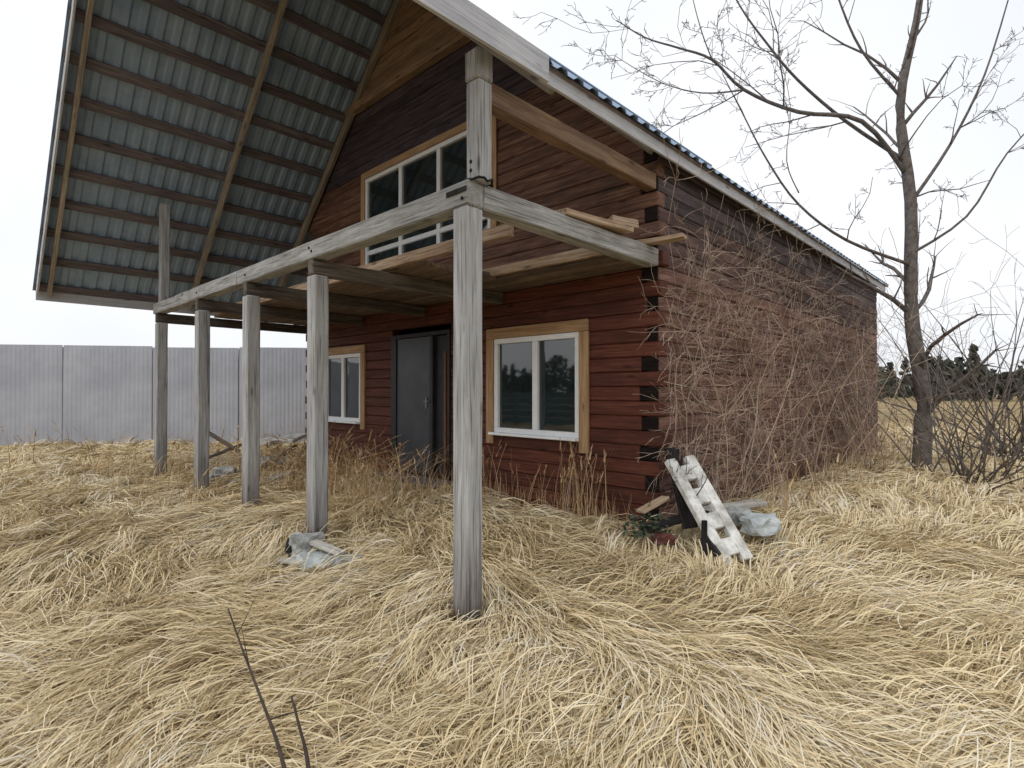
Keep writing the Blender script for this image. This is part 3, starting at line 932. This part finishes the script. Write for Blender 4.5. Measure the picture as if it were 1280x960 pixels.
def tall():
    """standing and leaning dry stems by the wall and under the porch"""
    pts = []
    def patch(n, fx, hmin, hmax, lean):
        for _ in range(n):
            p = fx()
            pts.append((p.x, p.y, rnd.uniform(hmin, hmax), rnd.uniform(0, 2 * math.pi), lean * rnd.uniform(0.3, 1.3)))
    patch(260, lambda: HP(rnd.uniform(0.1, 3.1), rnd.uniform(0.08, 0.55), 0), 0.18, 0.42, 0.35)
    patch(22, lambda: HP(rnd.uniform(0.1, 3.1), rnd.uniform(0.08, 0.5), 0), 0.5, 0.75, 0.3)
    patch(55, lambda: HP(rnd.gauss(0.75, 0.16), rnd.uniform(0.1, 0.4), 0), 0.55, 0.95, 0.22)
    patch(16, lambda: HP(rnd.gauss(2.2, 0.10), rnd.uniform(0.1, 0.4), 0), 0.55, 0.95, 0.25)
    patch(650, lambda: HP(rnd.uniform(2.4, 7.4), rnd.uniform(0.1, 2.0), 0), 0.25, 0.75, 0.6)
    patch(260, lambda: HP(rnd.uniform(3.0, 6.6), rnd.uniform(0.5, 1.8), 0), 0.5, 1.0, 1.0)
    patch(240, lambda: HP(rnd.uniform(4.0, 9.0), rnd.uniform(2.2, 3.4), 0), 0.2, 0.6, 0.6)
    patch(250, lambda: HP(rnd.uniform(-0.9, -0.15), -rnd.uniform(0.6, 8.5), 0), 0.2, 0.7, 0.5)
    patch(350, lambda: Vector((rnd.uniform(5, 14), rnd.uniform(7, 16), 0)), 0.3, 0.9, 0.4)
    patch(300, lambda: Vector((rnd.uniform(-13, -5), rnd.uniform(8, 14), 0)), 0.3, 0.7, 0.5)
    n = len(pts); k = 6
    P = np.zeros((n, k, 3))
    for i, (x, y, hh, an, ln) in enumerate(pts):
        g = gz(x, y)
        for j in range(k):
            s = j / (k - 1)
            P[i, j] = (x + math.cos(an) * ln * hh * s * s, y + math.sin(an) * ln * hh * s * s, g + hh * s * (1 - 0.25 * ln * s))
    # broaden the heads by doubling some stems as seed heads
    hd = [i for i in range(n) if pts[i][2] > 0.5 and rnd.random() < 0.4]
    Q = np.zeros((len(hd) * 3, k, 3))
    for a, i in enumerate(hd):
        for c in range(3):
            for j in range(k):
                s = 0.78 + 0.22 * j / (k - 1)
                b = P[i, -2] * (1 - (s - 0.78) / 0.22) + P[i, -1] * ((s - 0.78) / 0.22)
                Q[a * 3 + c, j] = b + np.array([rnd.gauss(0, 0.006), rnd.gauss(0, 0.006), 0])
    PP = np.concatenate([P, Q])
    Wd = np.concatenate([rng.uniform(0.006, 0.013, n), rng.uniform(0.012, 0.022, len(Q))])
    tint = np.clip(rng.normal(0.45, 0.25, len(PP)), 0, 1)
    ribbons("tall_dry_grass", PP, Wd, tint, M_tall, "standing dry grass stems along the foot of the house", "grass")


tall()


# ------------------------------------------------------------------ bare trees, bushes, saplings
def branch_path(p, d, L, r, n=6, wob=0.25, droop=0.0, r_end=0.3):
    pts = [p.copy()]; rad = [r]
    d = d.normalized()
    for i in range(n):
        d = (d + Vector((rnd.gauss(0, wob), rnd.gauss(0, wob), rnd.gauss(0, wob) - droop)) * 0.5).normalized()
        p = p + d * (L / n)
        pts.append(p.copy()); rad.append(r * (1 - (1 - r_end) * (i + 1) / n))
    return pts, rad


def grow(pts, rad, level, out, maxl, n, sc=0.55, wob=0.3, up=0.15):
    if level > maxl: return
    for _ in range(n):
        i = rnd.randrange(1, len(pts))
        d = (pts[i] - pts[i - 1]).normalized()
        side = Vector((rnd.gauss(0, 1), rnd.gauss(0, 1), rnd.gauss(0, 1)))
        side = (side - d * side.dot(d)).normalized()
        nd = (d * 0.75 + side * rnd.uniform(0.5, 1.0) + UP * up)
        L = sum((pts[j] - pts[j - 1]).length for j in range(1, len(pts))) * sc * rnd.uniform(0.5, 1.1)
        q, rr = branch_path(pts[i], nd, L, max(rad[i] * 0.55, 0.0022), 5, wob)
        out.append((q, rr))
        grow(q, rr, level + 1, out, maxl, max(2, n - 2), sc, wob, up)


def catmull(P, n=4):
    out = []
    Q = [P[0]] + list(P) + [P[-1]]
    for i in range(1, len(Q) - 2):
        for j in range(n):
            s = j / n
            a, b, c, d = Q[i - 1], Q[i], Q[i + 1], Q[i + 2]
            out.append(0.5 * ((2 * b) + (c - a) * s + (2 * a - 5 * b + 4 * c - d) * s * s + (3 * b - a - 3 * c + d) * s ** 3))
    out.append(P[-1])
    return out


LT = 0.62


def limb(pxs, r0, r1):
    P = catmull([PX(*p) for p in pxs])
    n = len(P)
    return P, [(r0 + (r1 - r0) * (i / (n - 1)) ** 0.7) * LT for i in range(n)]


# the tree whose boughs hang over the roof
tb = PX(1150, 640, 9.6); tb.z = gz(tb.x, tb.y) - 0.1
tree = empty("bare_tree", tb, "tall leafless tree reaching thin boughs over the low end of the roof", "tree")
trunk_pts = catmull([tb, tb + Vector((0.05, 0, 1.4)), tb + Vector((-0.1, 0.05, 2.8)), PX(1140, 250, 9.6), PX(1128, 130, 9.6), PX(1150, 20, 9.5), PX(1165, -90, 9.5)])
nT = len(trunk_pts)
trunk = (trunk_pts, [0.15 * (1 - 0.75 * i / (nT - 1)) for i in range(nT)])
mesh_obj("trunk", tube_mesh("trunk", [trunk], 9), M_bark, Matrix(), tree)
limbs = [
    limb([(1134, 215, 9.6), (1080, 150, 9.2), (1000, 138, 8.8), (932, 110, 8.5), (892, 72, 8.3), (850, 57, 8.1), (808, 44, 8.0), (772, 22, 7.9)], 0.075, 0.010),
    limb([(932, 110, 8.5), (880, 114, 8.2), (826, 100, 8.0), (768, 66, 7.9)], 0.024, 0.006),
    limb([(1134, 200, 9.6), (1060, 150, 9.3), (1000, 98, 9.0), (960, 50, 8.8), (928, 5, 8.7), (900, -50, 8.6)], 0.06, 0.014),
    limb([(1138, 330, 9.6), (1060, 300, 9.0), (1000, 255, 8.7), (960, 198, 8.5), (930, 140, 8.3), (905, 90, 8.1)], 0.05, 0.010),
    limb([(892, 72, 8.3), (880, 40, 8.2), (868, -5, 8.2), (858, -60, 8.2)], 0.020, 0.006),
    limb([(1130, 120, 9.6), (1080, 60, 9.4), (1050, -10, 9.3), (1030, -80, 9.2)], 0.05, 0.015),
    limb([(1135, 260, 9.6), (1190, 180, 9.5), (1235, 90, 9.4), (1270, -20, 9.3)], 0.06, 0.015),
    limb([(1135, 320, 9.6), (1210, 270, 9.2), (1262, 190, 9.0), (1330, 120, 8.8)], 0.05, 0.012),
    limb([(1000, 240, 8.7), (985, 200, 8.4), (990, 130, 8.3), (975, 60, 8.2)], 0.018, 0.005),
]
tw = []
for (q, rr) in limbs:
    mesh_obj("limb", tube_mesh("limb", [(q, rr)], 6), M_bark, Matrix(), tree)
    grow(q, rr, 1, tw, 3, 8, 0.34, 0.30, 0.02)
tw2 = []
grow(trunk[0], trunk[1], 1, tw2, 2, 10, 0.25, 0.25, 0.2)
o = mesh_obj("twigs", tube_mesh("twigs", [(q, [max(x * 0.8, 0.0035) for x in rr]) for q, rr in tw + tw2], 4), M_bark, Matrix(), tree)
tag(o, kind='stuff')


def bush(base, n, hmin, hmax, spread, mat, label, name="bare_bush", group=None, lean=Vector((0, 0, 0)), sub=4, r=0.007):
    e = empty(name, base, label, "bush", group)
    ps = []
    stems = []
    for i in range(n):
        an = rnd.uniform(0, 2 * math.pi)
        p = base + Vector((rnd.gauss(0, 0.12 * spread), rnd.gauss(0, 0.12 * spread), -0.05))
        d = Vector((math.cos(an) * spread * rnd.uniform(0.1, 0.6), math.sin(an) * spread * rnd.uniform(0.1, 0.6), 1)) + lean
        q, rr = branch_path(p, d, rnd.uniform(hmin, hmax), r * rnd.uniform(0.7, 1.3), 7, 0.22)
        stems.append((q, rr))
        grow(q, rr, 1, ps, 2, sub, 0.38, 0.3, 0.05)
    mesh_obj("stems", tube_mesh("stems", stems, 5), mat, Matrix(), e)
    o = mesh_obj("twigs", tube_mesh("twigs", [(q, [max(x, 0.0025) for x in rr]) for q, rr in ps], 3), mat, Matrix(), e)
    tag(o, kind='stuff')
    return e


# dry bushes against the side wall
def sw(s, out):   # s metres behind the corner, out metres away from the side wall
    p = HP(-out, -s, 0)
    p.z = gz(p.x, p.y)
    return p


bush(sw(0.9, 0.30), 8, 1.2, 2.2, 1.1, M_twig, "tan leafless bush by the side wall, closest to the house corner", lean=-A * 0.15, r=0.006)
bush(sw(2.3, 0.40), 6, 1.7, 2.9, 1.2, M_twig, "tall tan leafless bush halfway along the side wall", lean=Vector((0, 0, 0)), r=0.007)
bush(sw(4.0, 0.45), 8, 1.8, 3.0, 1.0, M_twig, "dense tan leafless bush on the side wall just before its far third", r=0.008)
bush(sw(6.2, 0.60), 16, 1.8, 3.0, 1.1, M_twig, "tan leafless bush at the far end of the side wall", r=0.009)
bb = Vector((6.6, 8.0, 0)); bb.z = gz(bb.x, bb.y)
bush(bb, 34, 2.0, 3.8, 1.8, M_bark, "grey brown leafless thicket right of the tall tree", r=0.013)
bb = Vector((9.4, 10.4, 0)); bb.z = gz(bb.x, bb.y)
bush(bb, 30, 2.4, 4.2, 2.0, M_bark, "grey brown leafless thicket at the right edge of the picture", r=0.016)

def vine(s0, s1, hmax, n, label):
    """dead creeper: stems climb close to the side wall and send out arching twigs"""
    b = sw((s0 + s1) / 2, 0.1)
    e = empty("dead_creeper", b, label, "creeper", "dead creepers on the side wall")
    stems, ps = [], []
    for i in range(n):
        s = rnd.uniform(s0, s1); out = rnd.uniform(0.04, 0.15)
        H = hmax * rnd.uniform(0.6, 1.0); sl = rnd.uniform(-0.5, 0.5)
        pts = []
        for j in range(9):
            f = j / 8
            p = sw(min(max(s + sl * f * H * 0.5 + 0.12 * math.sin(j * 1.7 + i), 0.05), 9.6), out + 0.05 * math.sin(j * 2.3 + i * 1.3))
            p.z = b.z - 0.03 + H * f
            pts.append(p)
        rad = [0.006 * (1 - 0.6 * j / 8) for j in range(9)]
        stems.append((pts, rad))
        for c in range(15):
            q0 = pts[rnd.randrange(1, 9)]
            dirv = B * rnd.choice((-1, 1)) * rnd.uniform(0.5, 1.2) - A * rnd.uniform(-0.02, 0.30) + UP * rnd.uniform(-0.3, 0.8)
            q, rr = branch_path(q0, dirv, rnd.uniform(0.3, 0.9), 0.0032, 6, 0.28, 0.12, 0.6)
            q = [v if house_td(v.x, v.y)[0] < -0.02 else v - A * (house_td(v.x, v.y)[0] + 0.03) for v in q]
            ps.append((q, rr))
            for c2 in range(2):
                k = rnd.randrange(1, 6)
                q2, r2 = branch_path(q[k], q[k] - q[k - 1] + UP * rnd.uniform(-0.08, 0.08) + B * rnd.uniform(-0.08, 0.08), rnd.uniform(0.12, 0.35), 0.0026, 4, 0.3, 0.1, 0.7)
                q2 = [v if house_td(v.x, v.y)[0] < -0.02 else v - A * (house_td(v.x, v.y)[0] + 0.03) for v in q2]
                ps.append((q2, r2))
    mesh_obj("stems", tube_mesh("stems", stems, 4), M_twig, Matrix(), e)
    o = mesh_obj("twigs", tube_mesh("twigs", ps, 3), M_twig, Matrix(), e)
    tag(o, kind='stuff')


vine(0.15, 1.7, 3.7, 17, "tangle of pale dead creeper twigs on the side wall right beside the corner")
vine(1.6, 3.4, 3.8, 15, "tall tangle of pale dead creeper twigs in the middle of the side wall")
vine(3.4, 6.0, 3.8, 19, "pale dead creeper reaching the eave farther along the side wall")
vine(6.0, 9.4, 3.3, 22, "pale dead creeper at the far end of the side wall")


# dark saplings in the foreground
def sapling(pxs, r0, label, forks):
    P, R = limb(pxs, r0, r0 * 0.35)
    e = empty("dry_sapling", P[0], label, "sapling")
    mesh_obj("stem", tube_mesh("stem", [(P, R)], 6), M_dtwig, Matrix(), e)
    for i, vec in forks:
        q, rr = branch_path(P[i], vec, vec.length, R[i] * 0.6, 4, 0.12)
        mesh_obj("side_twig", tube_mesh("side_twig", [(q, rr)], 5), M_dtwig, Matrix(), e)
    return e


sapling([(368, 1010, 1.75), (352, 935, 1.9), (325, 862, 2.1), (303, 805, 2.25), (287, 760, 2.4)], 0.014, "thin dark bare sapling rising at the lower left with a forked tip",
        [(6, Vector((0.16, 0.12, 0.02))), (10, Vector((-0.05, 0.05, 0.14))), (13, Vector((0.05, 0.1, 0.12)))])
sapling([(392, 1010, 1.75), (386, 945, 1.9), (376, 905, 1.95), (366, 868, 2.0)], 0.016, "short dark broken stem beside the thin foreground sapling",
        [(8, Vector((-0.04, 0.03, 0.07)))])


# ------------------------------------------------------------------ rubbish by the corner
def perforated():
    L, Wd, T = 1.04, 0.335, 0.06
    bx = []
    # rails and crossbars: square holes down the middle
    hw = 0.12
    rail = (Wd - hw) / 2
    bx.append((0, -(hw / 2 + rail / 2), 0, L, rail, T))
    bx.append((0, (hw / 2 + rail / 2), 0, L, rail, T))
    xs = [-L / 2 + 0.13 + i * 0.245 for i in range(4)]
    cross = []
    x = -L / 2 + 0.085
    for i in range(4):
        cross.append((x + 0.06, 0, -0.001, 0.15, hw - 0.001, T - 0.004))
        x += 0.245
    bx += cross
    return boxes_mesh("perforated_block", bx, 0.006)


pt = PX(848, 572, 5.30); pb = PX(922, 704, 4.75)
d = pt - pb
nrm = Vector((0.35, -0.85, 0.45))
Mx = Matrix.Translation((pt + pb) / 2) @ axes(d, nrm)
o = mesh_obj("perforated_block", perforated(), M_wpaint, Mx)
tag(o, "chalky white block with a row of square holes leaning by the house corner", "block")


def pl(name, label, cat, a, b, w, h, mat, group=None, rough=0.01, **kw):
    return single_board(name, label, cat, a, b, w, h, mat, group, rough=rough, **kw)


pl("charred_stick", "upright black stick under the leaning white perforated block", "stick", PX(879, 722, 4.72), PX(880, 650, 4.86), 0.05, 0.04, M_black)
pl("charred_stick", "short black stick leaning across the foot of the white block", "stick", PX(897, 694, 4.72), PX(879, 668, 4.85), 0.05, 0.05, M_black)
pl("charred_board", "charred board resting against the corner behind the white block", "board", PX(862, 660, 5.1), PX(838, 560, 5.35), 0.16, 0.03, M_black, up=Vector((0.4, -1, 0.2)))
pl("charred_board", "charred board lying at the foot of the house corner", "board", PX(805, 662, 5.0), PX(880, 640, 5.3), 0.14, 0.04, M_black)
pl("pale_board", "grey plank lying behind the white perforated block", "board", PX(868, 640, 5.35), PX(950, 628, 6.0), 0.16, 0.05, M_pale)
pl("pale_board", "brown stained board end propped on rubbish by the corner", "board", PX(800, 640, 5.0), PX(832, 622, 5.2), 0.10, 0.03, M_rawo)


def lump(name, label, cat, c, size, mat, seed, group=None, rot=0.0, sub=3, amp=0.45):
    bm = bmesh.new()
    bmesh.ops.create_icosphere(bm, subdivisions=sub, radius=1)
    for v in bm.verts:
        p = v.co.copy()
        n = noise.noise(p * 1.3 + Vector((seed * 5.1, 0, 0))) + 0.5 * noise.noise(p * 3.1 + Vector((0, seed * 3, 0)))
        # facet it a little
        q = Vector((max(-0.72, min(0.72, p.x)), max(-0.75, min(0.75, p.y)), max(-0.7, min(0.68, p.z))))
        v.co = q * (1.25 + amp * n)
        v.co = Vector((v.co.x * size[0], v.co.y * size[1], v.co.z * size[2]))
    me = bpy.data.meshes.new(name)
    bm.to_mesh(me); bm.free()
    o = mesh_obj(name, me, mat, Matrix.Translation(c) @ Matrix.Rotation(rot, 4, 'Z'))
    return tag(o, label, cat, group)


lump("concrete_chunk", "pale grey chunk right of the white perforated block", "chunk", PX(950, 655, 5.2), (0.18, 0.13, 0.10), M_tarp, 2, rot=0.4)
lump("concrete_chunk", "smaller grey chunk between the white block and the pale chunk", "chunk", PX(918, 645, 5.4), (0.15, 0.12, 0.09), M_stone, 3)
lump("plastic_scrap", "dull red plastic piece in the rubbish below the corner", "plastic", PX(828, 672, 4.95), (0.10, 0.07, 0.05), M_rust, 4)


def leafy(base, n, label):
    V, Fc = [], []
    for i in range(n):
        p = base + Vector((rnd.gauss(0, 0.10), rnd.gauss(0, 0.08), abs(rnd.gauss(0.08, 0.07))))
        a = Vector((rnd.gauss(0, 1), rnd.gauss(0, 1), rnd.gauss(0, 0.6))).normalized()
        b = a.orthogonal().normalized()
        L_ = rnd.uniform(0.03, 0.07)
        k = len(V)
        V += [p, p + a * L_ * 0.5 + b * L_ * 0.3, p + a * L_, p + a * L_ * 0.5 - b * L_ * 0.3]
        Fc.append((k, k + 1, k + 2, k + 3))
    e = empty("leafy_weed", base, label, "weed")
    mesh_obj("leaves", from_py("leaves", V, Fc), M_leaf, Matrix(), e)
    q = [branch_path(base + Vector((rnd.gauss(0, 0.05), rnd.gauss(0, 0.05), -0.05)), Vector((rnd.gauss(0, 0.5), rnd.gauss(0, 0.5), 1)), 0.25, 0.004, 3) for _ in range(6)]
    mesh_obj("stems", tube_mesh("stems", q, 4), M_dtwig, Matrix(), e)


leafy(PX(806, 668, 5.0), 120, "dark green weed at the foot of the house corner")

# sticks sprouting behind the block
bush(PX(845, 620, 5.25), 12, 0.3, 0.6, 0.9, M_dtwig, "dark dead twigs tangled behind the top of the white block", name="dead_twigs", sub=3, r=0.006)

# ------------------------------------------------------------------ rubbish at the second post
lump("stone", "round grey stone at the right end of the heap by the second post", "stone", PX(436, 706, 4.75), (0.13, 0.11, 0.09), M_stone, 11)
lump("stone", "pale broken stone in the middle of the heap by the second post", "stone", PX(405, 700, 4.85), (0.20, 0.13, 0.08), M_tarp, 12, rot=0.5)
lump("stone", "grey stone touching the foot of the second post", "stone", PX(384, 680, 5.0), (0.15, 0.12, 0.10), M_stone, 13, rot=1.2)
pl("pale_board", "pale split board across the heap at the second post", "board", PX(368, 668, 5.05), PX(428, 692, 4.75), 0.09, 0.035, M_pale)
pl("pale_board", "whitish board lying flat left of the heap at the second post", "board", PX(352, 700, 4.85), PX(412, 708, 4.7), 0.10, 0.03, M_pale)
pl("charred_stick", "black stub poking from the left of the heap by the second post", "stick", PX(362, 690, 4.9), PX(366, 672, 4.95), 0.06, 0.05, M_black)

# boards dumped in front of the fence
pl("white_board", "white board on the dump before the fence, left of its twin", "board", PX(326, 554, 9.0), PX(350, 549, 9.6), 0.30, 0.06, M_wpaint, up=Vector((0, -0.5, 1)))
pl("white_board", "white board on the dump before the fence, nearer the second post", "board", PX(355, 552, 9.2), PX(374, 544, 9.8), 0.30, 0.06, M_wpaint, up=Vector((0, -0.5, 1)))
pl("pale_board", "grey board lying low between the second and third posts", "board", PX(322, 606, 8.0), PX(366, 590, 8.6), 0.2, 0.05, M_pale)
pl("charred_board", "dark plank propping the two white boards", "board", PX(330, 585, 9.2), PX(372, 557, 9.5), 0.12, 0.05, M_black)
pl("charred_board", "dark plank slanting down left of the third post", "board", PX(250, 535, 9.0), PX(300, 565, 9.2), 0.14, 0.05, M_greyd)
pl("charred_board", "lower dark plank crossing left of the third post", "board", PX(262, 572, 8.8), PX(303, 556, 9.0), 0.12, 0.05, M_greyd)
for i, (x, y, z, s) in enumerate([(284, 590, 8.4, 0.16), (296, 604, 8.0, 0.12), (270, 600, 8.2, 0.18), (252, 612, 7.9, 0.14), (340, 575, 8.9, 0.15)]):
    where = ["behind the third post", "nearest the third post", "left of the stones by the third post", "leftmost on the dump", "below the white boards"][i]
    lump("stone", "pale rubble stone " + where, "stone", PX(x, y, z), (s, s * 0.8, s * 0.55), M_stone, 20 + i, "rubble on the dump", rot=i)


# ------------------------------------------------------------------ far wood all round the field
def far_wood():
    n = 1500
    r = np.random.default_rng(5)
    an = r.uniform(0, 2 * math.pi, n); Rd = r.uniform(85, 130, n)
    Ht = r.uniform(3.5, 8.5, n) * np.where(np.cos(an) < 0, 1.1, 0.8) * (0.85 + 0.25 * np.sin(an * 17) * np.sin(an * 5 + 1))
    m = 70
    f = r.random((n, m)) ** 0.8
    wide = r.uniform(1.0, 2.6, n)[:, None] * np.where(r.random(n) < 0.5, 1.0, 0.6)[:, None]
    conic = np.where(r.random(n) < 0.45, 1, 0)[:, None]
    env = conic * (1.05 - f) + (1 - conic) * np.sqrt(np.clip(1 - (2 * f - 1.0) ** 2, 0.03, 1))
    rad = wide * env * np.sqrt(r.random((n, m))) * 1.2
    a2 = r.uniform(0, 2 * math.pi, (n, m))
    c = np.stack([np.sin(an)[:, None] * Rd[:, None] + np.cos(a2) * rad, np.cos(an)[:, None] * Rd[:, None] + np.sin(a2) * rad, 0.3 + Ht[:, None] * (0.05 + 0.95 * f)], -1).reshape(-1, 3)
    k = len(c)
    u = r.normal(0, 1, (k, 3)); u /= np.linalg.norm(u, axis=1, keepdims=True)
    v = np.cross(u, r.normal(0, 1, (k, 3))); v /= np.linalg.norm(v, axis=1, keepdims=True)
    sz = r.uniform(0.25, 0.75, (k, 1))
    V = np.stack([c - u * sz, c + v * sz * 0.7, c + u * sz, c - v * sz * 0.7], 1).reshape(-1, 3)
    me = bpy.data.meshes.new("far_wood")
    me.vertices.add(4 * k); me.vertices.foreach_set('co', V.astype(np.float32).ravel())
    me.loops.add(4 * k); me.loops.foreach_set('vertex_index', np.arange(4 * k, dtype=np.int32))
    me.polygons.add(k); me.polygons.foreach_set('loop_start', np.arange(k, dtype=np.int32) * 4); me.polygons.foreach_set('loop_total', np.full(k, 4, np.int32))
    me.update()
    o = mesh_obj("far_wood", me, M_wood_far)
    tag(o, "dark distant wood beyond the field", "wood", kind='stuff')


far_wood()
